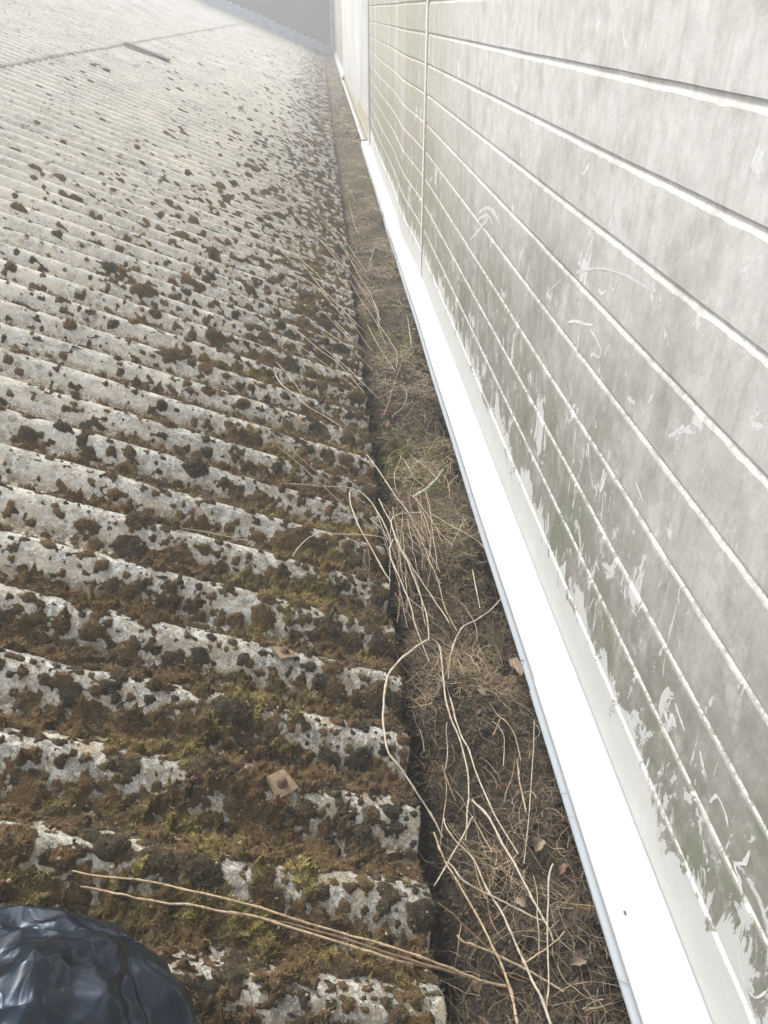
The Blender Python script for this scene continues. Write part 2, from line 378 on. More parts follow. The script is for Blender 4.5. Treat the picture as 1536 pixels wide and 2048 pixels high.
def moss(s, Y, lod=0):
    d = density(s, Y); _, cr = corr(Y)
    H1, T1 = cells(s, Y, .050, 11, lambda a, b: density(a, b)*.80+.02, .16, .46, 1.2)
    H2, T2 = cells(s, Y, .027, 47, lambda a, b: density(a, b)*1.0+.012, .22, .56, 1.1)
    H3, T3 = cells(s, Y, .085, 83, lambda a, b: density(a, b)*.45, .14, .36, 1.5)
    H4, T4 = cells(s, Y, .014, 97, lambda a, b: density(a, b)*.8, .25, .62, 1.1)
    # mats: ragged crumbly moss, heavy on the flanks and in the valleys, broken by holes
    big = fbm(s*6, Y*9, 3, 3, .5); fr = fbm(s*38, Y*46, 5, 5, .72)
    ph = ((Y-Y0)/PITCHC) % 1.0                       # 0 at a crest, .5 in the valley
    flank = .5-.5*np.cos((ph+.06)*2*math.pi)
    fr2 = fbm(s*95, Y*110, 6, 3, .6)
    m = .018*smooth(.62, .35, s)-.012*smooth(1.4, .8, Y)+.44*big+.56*fr+.34*(d-.72)+.20*(flank-.55)-.13*smooth(1.6, 3.5, Y)*smooth(.1, .6, s)
    m = m-.10*smooth(.07, .0, s)-.17*smooth(.24, .05, s)*smooth(.85, .35, flank)-.05*smooth(.56, .70, fr2)
    pl = fbm(s*17+5, Y*21, 131, 4, .6); m = m-.16*smooth(.56, .66, pl)
    Hm = smooth(.485, .565, m)*(.0005+.020*smooth(.30, .75, fbm(s*52, Y*52, 9, 4, .7)))
    tm = fbm(s*4.2+3, Y*6.5, 71, 3)
    g = smooth(.50, .62, tm)*smooth(.95, .3, s)*smooth(.35, .55, fbm(s*24, Y*30, 72, 3))
    Tm = .22+.34*fbm(s*19, Y*23, 77, 4, .7)+.42*g
    fr_ = smooth(3.5, 7, Y); Tm = Tm*(1-.55*fr_)+.03; H = Hm; T = Tm
    H1 = H1*(1-.35*fr_); H3 = H3*(1-fr_*.9); H3 = np.where(H3 > .004, H3, 0)
    for h, t in ((H1, T1), (H2, T2), (H3, T3), (H4, T4)):
        tt = .06+.42*t**1.1*(1-.55*smooth(3, 7, Y)*smooth(1.3, .6, s))+.30*(tm-.5)+.06*smooth(.3, 1., s)
        up = h > H*.9; H = np.where(up, h, H); T = np.where(up, tt, T)
    H = H*(1+1.7*(fbm(s*120, Y*120, 21, 3, .65)-.5))
    for bs, by in BOLTS:
        rr = np.hypot(s-bs, Y-by)*(1+.8*(fr-.5)); H = H*smooth(.020, .036, rr)
    return H, np.clip(T, 0, 1)
def roof_pt(s, Y, h):
    """s up the slope from the eave, h above crest level along the normal"""
    x = EX-s*CA+h*SA; z = s*SA+h*CA
    return np.stack([x, Y, z], -1)
LAP = 2.24
def edge_wob(Y): return .006*(vnoise(Y*9, Y*0+.5, 5)-.5)+.012*(np.floor((Y+.19)/1.029) % 2)*.4
def axis(a, b, step_fn, mx=600):
    out = [a]
    while out[-1] < b and len(out) < mx:
        out.append(out[-1]+step_fn(out[-1]))
    out[-1] = b; return np.array(out)
roof = thing('corrugated_roof', 'mossy grey corrugated fibre cement roof sloping down to the gutter', 'roof', (EX, 0, 0))
moss_V = []; moss_F = []; moss_T = []; moss_n = 0
blade_src = []
SW = 1.029; YS = -1.66
col_j = 0; y = YS
while y < YEND-.02:
    ya, yb = y, min(y+SW, YEND); y += SW
    for row, (s0, s1) in enumerate(((0., LAP+.10), (LAP, 4.6))):
        if yb < .2 and row == 1: pass
        dmin = math.hypot(max(ya, .3) if yb > .3 else 1.5, .9 if row == 0 else 2.2)
        vis = yb > .25
        sy = max(.0034, dmin*.0031) if vis else .018; sy = min(sy, .021)
        def st(s): return min(.05, max(.0036, math.hypot(max(ya, .35), .8+.6*s)*.0036*(1.0+.6*s))) if vis else .08
        if row == 1: ss = axis(s0, s1, lambda s: .05, 400)
        else: ss = axis(s0, s1, st, 900)
        n = max(8, int(math.ceil((yb-ya)/sy))); yy = np.linspace(ya, yb, n+1)
        S, Y = np.meshgrid(ss, yy, indexing='ij')
        S = S+(edge_wob(Y)*(1-smooth(0, .05, S)) if row == 0 else 0.010*(vnoise(Y*7, Y*0, 8)-.5)*(S < s0+.01))
        c, cr = corr(Y)
        lift = .0025*row*smooth(s0+.6, s0, S) if row else 0*S
        sag = .010*(fbm(S*.8, Y*.45, 88, 2)-.5)*(1 if True else 0)
        micro = (fbm(S*70, Y*70, 15, 3)-.5)*.0022
        side = .0035*((col_j % 2) == 0)
        hs_ = c+lift+sag+side+micro
        P = roof_pt(S, Y, hs_)
        D = density(np.maximum(S, 0), Y)
        nu, nv = S.shape
        V = P.reshape(-1, 3); F = grid_faces(nu, nv)
        # thickness: eave end face and underside strip
        thk = .0065 if row == 0 else .003
        Pe = roof_pt(S[0], Y[0], hs_[0]-thk); Pu = roof_pt(S[0]+.12, Y[0], hs_[0]-thk)
        o1 = len(V); V = np.concatenate([V, Pe, Pu])
        i = np.arange(nv-1)
        F = np.concatenate([F, np.stack([i, i+1, o1+i+1, o1+i], 1), np.stack([o1+i, o1+i+1, o1+nv+i+1, o1+nv+i], 1)])
        crA = np.concatenate([cr.ravel(), cr[0]*.6, cr[0]*.2]); dA = np.concatenate([D.ravel(), D[0], D[0]])
        mesh_np('roof_sheet', V, F, M_CEM, roof, True, {'crest': crA, 'dens': dA})
        if row == 0 and vis:
            H, T = moss(np.maximum(S, 0), Y)
            # moss creeps over the cut end of the sheet
            Hs = np.where(H > .0008, H, -.004)
            PM = roof_pt(S, Y, hs_+Hs)
            f = grid_faces(nu, nv); hh = H.ravel()
            keep = (hh[f] > .0008).any(1)
            f = f[keep]
            if len(f):
                used, inv = np.unique(f, return_inverse=True)
                moss_V.append(PM.reshape(-1, 3)[used]); moss_T.append(T.ravel()[used]); moss_F.append(inv.reshape(f.shape)+moss_n); moss_n += len(used)
                if yb < 4.5:
                    w = (hh > .002) & (Y.ravel() < 4) & (S.ravel() < 1.6)
                    area = np.full(w.shape, sy*1.0)*np.repeat(np.gradient(ss), nv)
                    blade_src.append((PM.reshape(-1, 3)[w], T.ravel()[w], hh[w], area[w]))
    col_j += 1
# second slope beyond the ridge and the ridge capping
rs = 4.6; rx = EX-rs*CA; rz = rs*SA
yy = np.linspace(YS, YEND, 200)
V, F = sweep(yy, lambda q: [(rx+.16*CA, rz-.16*SA+.012), (rx+.03, rz+.02), (rx, rz+.028), (rx-.03, rz+.02), (rx-.16*CA, rz-.16*SA+.012)])
mesh_np('ridge_cap', V, F, M_CEM, roof, True, {'crest': np.full(len(V), .6), 'dens': np.zeros(len(V))})
yy = np.linspace(YS, YEND, 1500); ss = np.array([0, 4.])
S, Y = np.meshgrid(ss, yy, indexing='ij'); c, cr = corr(Y)
P = np.stack([rx-S*CA, Y, rz-S*SA+c], -1)
mesh_np('rear_roof_sheet', P.reshape(-1, 3), grid_faces(*S.shape), M_CEM, roof, True, {'crest': cr.ravel(), 'dens': S.ravel()*0})

MV = np.concatenate(moss_V); MF = np.concatenate(moss_F); MT = np.concatenate(moss_T)
o = mesh_np('moss_cover', MV, MF, M_MOSS, None, True, {'tone': MT})
tag(o, 'brown and dark green moss cushions growing over the roof sheets', 'moss', kind='stuff')
# shoots of moss standing out of the cushions
BP = np.concatenate([b[0] for b in blade_src]); BT = np.concatenate([b[1] for b in blade_src]); BH = np.concatenate([b[2] for b in blade_src]); BA = np.concatenate([b[3] for b in blade_src])
dist = np.linalg.norm(BP-O3, axis=1)
wgt = BA/dist**1.7*np.where(BH > .004, 1, .6)*(.55+.9*BT); wgt /= wgt.sum()
NBL = 300000
idx = rng.choice(len(BP), NBL, p=wgt)
P = BP[idx]+rng.normal(0, .0016, (NBL, 3))*[1, 1, .3]; T = BT[idx]; dd = dist[idx]
L = (.0035+.0065*rng.random(NBL)**2)*(.7+.6*T)*np.clip(dd, 1, 2.2)**.6
az = rng.random(NBL)*2*math.pi; tilt = rng.random(NBL)*1.35
D = np.stack([np.sin(tilt)*np.cos(az), np.sin(tilt)*np.sin(az), np.cos(tilt)], 1)*L[:, None]+np.array([.15, 0, -.05])*L[:, None]
wv = np.stack([-np.sin(az), np.cos(az), np.zeros(NBL)], 1)*(.00042*np.clip(dd, 1, 3))[:, None]
V = np.stack([P-wv, P+wv, P+D], 1).reshape(-1, 3)
Fb = np.arange(3*NBL).reshape(-1, 3)
tt = np.clip(T+rng.normal(.03, .09, NBL), 0, 1)
o = mesh_np('moss_shoots', V, Fb, M_BLADE, None, False, {'tone': np.repeat(tt, 3)})
tag(o, 'short feathery shoots of moss on the cushions nearest the camera', 'moss', kind='stuff')

# ------------------------------------------------------------------ gutter
gut = thing('valley_gutter', 'long valley gutter choked with soil and dry roots between roof and wall', 'gutter', (.24, 0, -.16))
yy = np.linspace(YS, YEND, 90)
def gp(y): 
    w = .004*math.sin(y*1.7)
    return [(.02, -.045), (.022, -.16), (.10, -.172), (.34, -.172), (.398+w, -.15), (.402+w, -.03), (.404+w, -.014)]
V, F = sweep(yy, gp); mesh_np('gutter_trough', V, F, M_GUT, gut)
# rust-red stretch of the gutter's side
yy = np.linspace(1.13, 1.52, 14)
V, F = sweep(yy, lambda y: [(.3985-.012, -.055-.01*math.sin(y*30)), (.4015-.012, -.03), (.4035-.012, -.018)]); mesh_np('rusty_side', V, F, M_GUTR, gut)
# outer board and lead lip where there is no flashing
box('gutter_board', (.408, 8.5, -.16), (.428, 16.4, .012), simple('grey_gutter_board', (.33, .33, .32), .8), gut)
box('gutter_lip', (.388, 8.55, -.012), (.4065, 16.5, .004), simple('pale_gutter_lip', (.52, .53, .53), .6), gut)
box('fascia_board', (-.03, YS, -.30), (.0, YEND, -.075), M_DARKB, gut)

# soil and litter surface
ys = axis(-.6, YEND-.02, lambda q: .006 if q < 1.6 else .006*(q/1.6)**1.5, 900); xs = np.linspace(.03, .40, 62)
Y, X = np.meshgrid(ys, xs, indexing='ij')
def litter_z(X, Y):
    far = smooth(2.0, 6.0, Y)
    z = GZ-.012+.030*(fbm(X*18, Y*14, 91, 4)-.5)+.030*(fbm(X*50, Y*50, 93, 4, .6)-.5)+.070*(fbm(X*5+7, Y*3.6, 95, 3)-.5)
    z = z-.075*smooth(.168, .11, X)*(1-.5*far)-.035*smooth(.345, .385, X)*(1-.6*far)+.028*far
    return z
Z = litter_z(X, Y)
green = smooth(.55, .7, fbm(X*5, Y*2.3, 55, 2))*smooth(.9, 1.5, Y)
green = np.maximum(green, np.exp(-((Y-1.78)/.18)**2-((X-.28)/.07)**2))
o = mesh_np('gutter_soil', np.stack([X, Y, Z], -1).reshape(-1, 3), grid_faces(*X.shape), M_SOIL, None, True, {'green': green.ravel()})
tag(o, 'dark crumbly soil and leaf mould filling the gutter', 'soil', kind='stuff')

# fine dry roots and grass
def strands(n, ya, yb, lmin, lmax, wid, seg, zlo, zhi, tmean, tsd, power=1., xr=(.135, .385), curl=1.3):
    r = rng
    u = r.random(n*3)**power; Yc = ya+(yb-ya)*u
    Xc = xr[0]+(xr[1]-xr[0])*r.random(n*3)
    cl = fbm(Xc*14, Yc*11, 301, 3, .6); sel = np.argsort(-(smooth(.36, .62, cl)+1.9*r.random(n*3)))[:n]
    r.shuffle(sel); Xc = Xc[sel]; Yc = Yc[sel]
    Ln = lmin+(lmax-lmin)*r.random(n)**1.8
    a = r.random(n)*2*math.pi; ka = r.normal(0, curl, n); kb = r.normal(0, .35, n); pit = r.normal(.05, .32, n)
    Wd = wid*(.6+.8*r.random(n))
    t = np.linspace(0, 1, seg+1)
    pts = np.zeros((n, seg+1, 3)); p = np.stack([Xc, Yc, litter_z(Xc, Yc)+zlo+(zhi-zlo)*r.random(n)], 1)
    side = np.zeros_like(pts); pts[:, 0] = p
    for k in range(1, seg+1):
        st_ = Ln/seg
        d = np.stack([np.cos(a)*np.cos(pit), np.sin(a)*np.cos(pit), np.sin(pit)], 1)
        p = p+d*st_[:, None]; pts[:, k] = p
        a = a+ka/seg+r.normal(0, .22, n); pit = pit-.9/seg*np.sign(pit+.001)*r.random(n)+kb/seg
    pts[..., 0] = np.clip(pts[..., 0], .05, .398)
    base = litter_z(pts[..., 0], pts[..., 1]); pts[..., 2] = np.maximum(pts[..., 2], base+.0008)
    for k in range(seg+1):
        d = pts[:, min(seg, k+1)]-pts[:, max(0, k-1)]; d /= np.linalg.norm(d, axis=1)[:, None]+1e-9
        view = pts[:, k]-O3; view = view/np.linalg.norm(view, axis=1)[:, None]
        up = np.array([0, -.4, 1.])+r.normal(0, .35, (n, 3))
        sd_ = np.cross(d, up); sd_ /= np.linalg.norm(sd_, axis=1)[:, None]+1e-9
        side[:, k] = sd_*(Wd*(1-.55*t[k]))[:, None]*.5
    V = np.stack([pts-side, pts+side], 2)        # n, seg+1, 2, 3
    base_i = np.arange(n)[:, None]*(seg+1)*2+np.arange(seg)[None, :]*2
    b_ = base_i.ravel(); F = np.stack([b_, b_+1, b_+3, b_+2], 1)
    tone = np.clip(r.normal(tmean, tsd, n)+.9*(fbm(Xc*9, Yc*7, 303, 3)-.5), 0, 1)
    return V.reshape(-1, 3), F, np.repeat(tone, (seg+1)*2)
def merge(parts):
    V = []; F = []; T = []; o_ = 0
    for v, f, t in parts: V.append(v); F.append(f+o_); T.append(t); o_ += len(v)
    return np.concatenate(V), np.concatenate(F), np.concatenate(T)
V, F, T = merge([strands(9500, .25, 1.0, .007, .030, .0007, 5, 0, .010, .22, .17, curl=2.6), strands(7500, .85, 1.9, .012, .045, .0009, 5, 0, .012, .36, .19, curl=2.4), strands(500, .3, 1.9, .05, .14, .0008, 8, .004, .028, .62, .15, curl=1.6),
                 strands(1500, .3, 2.0, .03, .09, .0010, 7, .002, .02, .46, .20),
                 strands(6000, 1.7, 4.2, .015, .07, .0015, 5, 0, .024, .43, .22),
                 strands(4500, 3.5, 9.5, .03, .10, .0030, 4, 0, .024, .50, .20, 1.4),
                 strands(2500, 8.5, 27, .05, .16, .007, 3, 0, .02, .50, .18, 1.3)])
o = mesh_np('dry_root_litter', V, F, M_STRAND, None, False, {'tone': T})
tag(o, 'tangle of fine dry brown roots and grass lying in the gutter', 'dry grass', kind='stuff')
V, F, T = merge([strands(1500, .9, 2.3, .01, .03, .0010, 3, 0, .012, .5, .1, xr=(.2, .37))])
o = mesh_np('gutter_moss', V, F, M_BLADE, None, False, {'tone': np.clip(T+.35, 0, 1)})
tag(o, 'sparse green-gold moss shoots among the gutter roots', 'moss', kind='stuff')

# crumbs: small clods, moss bits and grit on soil and roof
def crumbs(n, sampler, smin, smax):
    base = np.array([(1,0,0),(-1,0,0),(0,1,0),(0,-1,0),(0,0,1),(0,0,-1)], float)
    bf = np.array([(0,2,4),(2,1,4),(1,3,4),(3,0,4),(2,0,5),(1,2,5),(3,1,5),(0,3,5)])
    P = sampler(n); sz = smin+(smax-smin)*rng.random(n)**3
    V = P[:, None, :]+base[None]*(sz[:, None, None]*(.5+.8*rng.random((n, 6, 1))))
    F = bf[None]+6*np.arange(n)[:, None, None]
    return V.reshape(-1, 3), F.reshape(-1, 3), np.repeat(rng.random(n), 6)
def samp_g(n):
    X = .07+.32*rng.random(n); Y = .3+3*rng.random(n)**1.4; return np.stack([X, Y, litter_z(X, Y)+.001], 1)
V, F, T = crumbs(15000, samp_g, .0008, .0070)
o = mesh_np('soil_crumbs', V, F, M_STRAND, None, True, {'tone': T*.38}); tag(o, 'dark crumbs and clods scattered over the gutter soil', 'soil', kind='stuff')
def samp_r(n):
    s = 1.5*rng.random(n)**1.3; Y = .35+2.6*rng.random(n)**1.3; c, cr = corr(Y)
    k = rng.random(n) < (1.15-cr); s = np.where(k, s, s*.5); H, T = moss(s, Y)
    return roof_pt(s, Y, c+H+.0055)
V, F, T = crumbs(5000, samp_r, .0006, .0042)
o = mesh_np('roof_crumbs', V, F, M_STRAND, None, True, {'tone': .1+T*.8}); tag(o, 'tiny crumbs of moss and grit lying on the roof sheets', 'debris', kind='stuff')

# ------------------------------------------------------------------ wall
GR = .1096; L9 = .1375
zs = [L9+GR*k for k in range(-1, 26)]
def bulge(Y):
    return -.018*np.exp(-((Y-4.5)/.5)**2)-.007*np.exp(-((Y-6.6)/.9)**2)+.004*np.sin(Y*.9)*smooth(3.8, 4.8, Y)
def boards(par, ya, yb, step, xo=0., zmax=3.05):
    for k, z0 in enumerate(zs):
        if z0 > zmax: break
        zb = max(z0, -.02)
        prof = [(0.0, zb+(.0 if z0 < 0 else .0105)), (0., z0+.05), (0., z0+GR-.0030), (.0034, z0+GR+.0022), (.0040, z0+GR+.0036), (.0036, z0+GR+.0095), (.002, z0+GR+.0112)]
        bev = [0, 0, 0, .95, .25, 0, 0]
        n = max(2, int((yb-ya)/step)); yy = np.linspace(ya, yb, n+1); m = len(prof)
        wob = .0022*(fbm(yy*6, yy*0+k*3.1, 41, 3)-.5)+.006*(vnoise(yy*.6, yy*0+k, 43)-.5)*smooth(3.9, 6, yy)
        wob2 = .006*(fbm(yy*34, yy*0+k*7.7, 45, 4, .65)-.5)
        Pz = np.array([p[1] for p in prof])[None, :]+wob[:, None]+wob2[:, None]*np.array([0, 0, 1, .3, 0, 0, 0])[None, :]
        if k == 0: Pz[:, 0] = -.02
        Px = WX+xo+np.array([p[0] for p in prof])[None, :]+bulge(yy)[:, None]*(1 if ya > 3 and ya < 8 else 0)
        V = np.stack([Px, np.repeat(yy[:, None], m, 1), Pz], -1).reshape(-1, 3)
        f = grid_faces(n+1, m)
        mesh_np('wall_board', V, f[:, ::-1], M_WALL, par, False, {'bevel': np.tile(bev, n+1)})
wallA = thing('board_wall', 'pale grey horizontally grooved wall with flaking whitewash, nearest the camera', 'wall', (WX, 1.2, 0))
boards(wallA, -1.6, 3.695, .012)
wallB = thing('board_wall', 'olive stained grooved wall section between the vertical joint and the white sheeting', 'wall', (WX, 6.2, 0))
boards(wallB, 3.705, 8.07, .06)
wallD = thing('board_wall', 'far grooved wall section just before the dark brick wall', 'wall', (WX, 22, 0))
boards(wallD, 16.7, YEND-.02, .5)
for par in (wallA, wallB, wallD):
    y0_, y1_ = {0: (-1.6, 3.695), 1: (3.705, 8.07), 2: (16.7, YEND-.02)}[[wallA, wallB, wallD].index(par)]
    box('wall_core', (WX+.02, y0_, -.3), (WX+.14, y1_, 3.12), M_MORTAR, par)
jc = thing('joint_strip', 'thin pale vertical cover strip over the joint between grooved wall sections', 'cover strip', (WX, 3.70, 0))
box('strip', (WX-.006, 3.680, .03), (WX+.004, 3.722, 3.1), simple('chalky_strip', (.66, .66, .63), .85, nscale=60, var=.16), jc, .003)
# pale end trim where the olive section stops
jt = thing('corner_trim', 'narrow white upright trim beside the white corrugated sheeting', 'trim', (WX, 8.09, 0))
box('trim', (WX-.012, 8.07, .0), (WX+.02, 8.12, 3.1), M_WSHEET, jt, .003)

# paint runs and chalk marks on the near wall
def ribbon(name, pts, w, par, mat=M_PAINT, x=WX-.0004, lab=None):
    P = np.array([on_wall(u, v) for u, v in pts]); P[:, 0] = x
    q = []
    for i in range(len(P)-1):
        for t in np.linspace(0, 1, 7)[:-1]:
            a = P[max(i-1, 0)]; b = P[i]; c = P[i+1]; d = P[min(i+2, len(P)-1)]
            q.append(.5*((2*b)+(-a+c)*t+(2*a-5*b+4*c-d)*t*t+(-a+3*b-3*c+d)*t**3))
    q.append(P[-1]); q = np.array(q); n = len(q)
    T = np.gradient(q, axis=0); N = np.stack([T[:, 0]*0, -T[:, 2], T[:, 1]], 1); N /= np.linalg.norm(N, axis=1)[:, None]+1e-9
    ww = w*(.45+1.0*vnoise(np.arange(n)*.7, np.arange(n)*0+pts[0][0], 3))*np.clip(np.minimum(np.arange(n), np.arange(n)[::-1])*.4+.25, 0, 1)
    V = np.concatenate([q-N*ww[:, None], q+N*ww[:, None]]); i = np.arange(n-1)
    o = mesh_np(name, V, np.stack([i, i+1, n+i+1, n+i], 1), mat, par, False, {'bevel': np.zeros(2*n)})
    if lab: o['label'] = lab
    return o
M_CHALK = simple('faint_chalk', (.57, .57, .55), .9, nscale=200, var=.12)
for pts, w, mt in [([(1100, 580), (1125, 558)], .0012, M_CHALK), ([(1152, 546), (1175, 539), (1205, 537), (1230, 543), (1262, 556), (1300, 580)], .0022, M_CHALK),
                   ([(1236, 549), (1233, 565), (1228, 580), (1222, 574)], .0018, M_PAINT), ([(1198, 578), (1203, 587), (1212, 581)], .0028, M_PAINT),
                   ([(1135, 645), (1150, 642), (1170, 648), (1188, 650)], .0022, M_PAINT), ([(1163, 645), (1160, 665), (1156, 690), (1153, 700)], .0024, M_PAINT),
                   ([(1181, 660), (1190, 672), (1196, 685), (1202, 700), (1198, 715), (1188, 708), (1182, 712)], .0020, M_PAINT),
                   ([(1208, 712), (1214, 700), (1219, 690), (1220, 706)], .0013, M_PAINT),
                   ([(1112, 590), (1110, 602), (1111, 612)], .0018, M_PAINT), ([(1126, 532), (1131, 505), (1133, 482)], .0010, M_PAINT),
                   ([(1257, 485), (1262, 473), (1265, 464)], .0012, M_CHALK),
                   ([(1200, 985), (1208, 965), (1214, 945)], .0030, M_PAINT), ([(1272, 965), (1280, 985), (1287, 1004)], .0022, M_PAINT),
                   ([(1193, 838), (1191, 850), (1194, 856)], .0016, M_PAINT), ([(1256, 795), (1262, 800), (1270, 806)], .0040, M_CHALK), ([(1296, 808), (1303, 796), (1306, 788)], .0028, M_CHALK),
                   ([(1400, 1500), (1406, 1530), (1412, 1552), (1404, 1540)], .0030, M_PAINT), ([(1420, 1605), (1432, 1592), (1440, 1600), (1452, 1630), (1457, 1655)], .0020, M_PAINT),
                   ([(1476, 1905), (1485, 1950), (1500, 1985), (1515, 1995), (1536, 1980)], .0018, M_PAINT), ([(1500, 1700), (1490, 1725), (1470, 1730), (1480, 1760), (1484, 1790)], .0030, M_PAINT),
                   ([(1330, 1420), (1338, 1450), (1345, 1430), (1352, 1455)], .0042, M_PAINT), ([(1350, 1405), (1362, 1440), (1370, 1462)], .0026, M_PAINT),
                   ([(940, 480), (962, 455), (978, 432)], .0040, M_CHALK), ([(958, 425), (975, 415), (990, 428), (998, 445)], .005, M_CHALK), ([(955, 440), (975, 430), (985, 450)], .004, M_CHALK)]:
    ribbon('paint_mark', pts, w, wallA, mt)

# white vertical corrugated sheeting and its brick plinth
cw = thing('white_corrugated_wall', 'white vertical corrugated sheeting hung above cream bricks down the gutter', 'wall', (WX, 13, .3))
bots = [.24, .22, .22, .15, .13, .11, .10, .11, .09, .10, .11]
yy0 = 8.13
for k in range(11):
    ya = yy0+k*.778; yb = ya+.77
    n = 11*6; yv = np.linspace(ya, yb, n+1); ph = (yv-ya)/.076*2*math.pi
    xv = WX-.006+.010*np.cos(ph)-.003*(k % 2)
    zb = bots[k]+.01*(k % 3)+.17*(k < 1)*0
    V = np.concatenate([np.stack([xv, yv, np.full(n+1, zb)], 1), np.stack([xv, yv, np.full(n+1, 3.1)], 1)])
    i = np.arange(n); mesh_np('wall_sheet', V, np.stack([i, n+1+i, n+2+i, i+1], 1), M_WSHEET, cw)
box('wall_core', (WX+.03, 8.13, .1), (WX+.14, 16.69, 3.12), M_MORTAR, cw)
pl = thing('brick_plinth', 'low course of cream bricks below the white corrugated sheeting', 'brick wall', (WX+.05, 13, -.1))
box('mortar_bed', (WX+.006, 8.13, -.3), (WX+.028, 16.69, .38), M_MORTAR, pl)
bm_ = None
for r_ in range(6):
    for c_ in range(40):
        y_ = 8.15+c_*.228+(.114 if r_ % 2 else 0); z_ = -.1+r_*.076
        if y_+.216 > 16.68: continue
        if bm_ is None:
            o = box('brick', (WX-.004, y_, z_), (WX+.022, y_+.216, z_+.066), M_CBRICK, pl)
            me = o.data
            co = np.array([v.co[:] for v in me.vertices]); c0 = np.array([WX-.004-(WX+.05), y_-13, z_+.1])
            me.vertices.foreach_set('co', (co-c0).ravel().astype(np.float32)); o.location = c0; bm_ = me
        else:
            o = bpy.data.objects.new('brick', bm_); link(o, pl); o.location = (WX-.004-(WX+.05)+random.uniform(-.002, .002), y_-13, z_+.1)

# white flashing apron at the foot of the wall
fl = thing('white_flashing', 'bright white painted flashing strip along the foot of the grooved wall', 'flashing', (.42, 4, 0))
def flash(ya, yb, dx, dz, wid=0.):
    n = max(3, int((yb-ya)/.08)); yy = np.linspace(ya, yb, n+1)
    def pr(y):
        w = .0016*math.sin(y*2.3)+.001*math.sin(y*6.1+1)
        b = float(bulge(np.array(y)))*(1 if y > 3.7 else 0)*.9
        e = .370+w+dx
        return [(WX-.0015+b, .034+dz), (WX-.0028+b, .012+dz), (WX-.006+b, .0085+dz), (WX-.010+b, .0070+dz), (e+.006, .0015+dz), (e+.002, .0005+dz), (e, -.0015+dz), (e+.0008, -.011+dz),
                (e+.002, -.026+dz), (e-.003, -.0295+dz), (e-.0060, -.0345+dz), (e-.004, -.040+dz), (e+.001, -.041+dz), (e+.005, -.037+dz)]
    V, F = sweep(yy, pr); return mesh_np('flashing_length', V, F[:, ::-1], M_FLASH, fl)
flash(-1.5, 1.062, 0, 0); flash(1.035, 5.55, .0025, -.0022); flash(5.52, 8.45, .0045, -.0010)
fl2 = thing('white_flashing', 'short far length of white flashing beyond the corrugated sheeting', 'flashing', (.44, 20, 0))
V, F = sweep(np.linspace(16.5, 25.6, 12), lambda y: [(WX-.002, .10), (.40, .03), (.398, -.05)]); mesh_np('flashing_length', V, F[:, ::-1], M_FLASH, fl2)
# bits stuck on the flashing
for k, (u, v, r_, lab) in enumerate([(758, 344, .010, 'small dark leaf scrap on the far end of the white flashing'), (793, 423, .008, 'narrow leaf scrap further down the white flashing'),
                                    (1250, 1825, .0022, 'tiny dark speck of grit on the near white flashing'), (1204, 1488, .0015, 'tiny brown fleck half way along the near white flashing')]):
    p = on_z(u, v, .006); a = np.linspace(0, 2*math.pi, 9)[:-1]
    p[2] = .0015+(p[0]-.366)*.085+.0012
    rr = r_*(.7+.5*rng.random(8)); V = [(p[0]+math.cos(t)*q*.9, p[1]+math.sin(t)*q*2.0, p[2]+.0006+.2*math.cos(t)*q*.4) for t, q in zip(a, rr)]
    V = np.array(V+[(p[0], p[1], p[2]+r_*.35)]); F = np.array([(i, (i+1) % 8, 8) for i in range(8)])
    tag(mesh_np('leaf_scrap' if k < 2 else 'grit_speck', V, F, M_LEAF2), lab, 'debris')

# ------------------------------------------------------------------ far end: brick wall with stepped lead flashing
ew = thing('end_wall', 'dark red-brown brick wall closing the far end of the roof', 'wall', (-4, YEND, 0))
box('brickwork', (-11, YEND, -.4), (WX+1.5, YEND+.25, 6.0), M_BRICK, ew)
sf = thing('stepped_flashing', 'blue-grey stepped lead flashing up the brick wall where the roof meets it', 'flashing', (EX, YEND, 0))
for k in range(22):
    xr = EX+.22-k*.205; zb = (EX-xr)*SA/CA
    x0, x1 = xr-.255, xr
    zt = zb+.215+.0
    V = [(x1, YEND-.012, zb-.01), (x0, YEND-.012, (EX-x0)*SA/CA-.01), (x0, YEND-.012, zt+.085), (x1-.01, YEND-.012, zt+.075), (x1+.045, YEND-.014, zt-.015)]
    V = np.array(V); 
    V[:, 1] -= .003*(k % 2)
    V2 = V.copy(); V2[:, 1] += .005
    VV = np.concatenate([V, V2]); FF = [(0, 1, 2, 3, 4)]
    me = bpy.data.meshes.new('lead_step'); me.from_pydata([tuple(v-np.array(sf.location)) for v in VV], [], [(4, 3, 2, 1, 0), (5, 6, 7, 8, 9)]+[(i, (i+1) % 5, 5+(i+1) % 5, 5+i) for i in range(5)])
    me.materials.append(M_LEAD); me.update(); link(bpy.data.objects.new('lead_step', me), sf)
V = np.array([roof_pt(np.array(s_), np.array(YEND-y_), np.array(h_)) for s_ in (-.05, 4.6) for y_, h_ in ((.16, .004), (.02, .02))])
mesh_np('lead_apron', V, [(0, 2, 3, 1)], M_LEAD, sf)
dp = thing('corner_pipe', 'blue-grey rainwater pipe in the corner of the far brick wall', 'pipe', (.40, YEND-.08, 0))
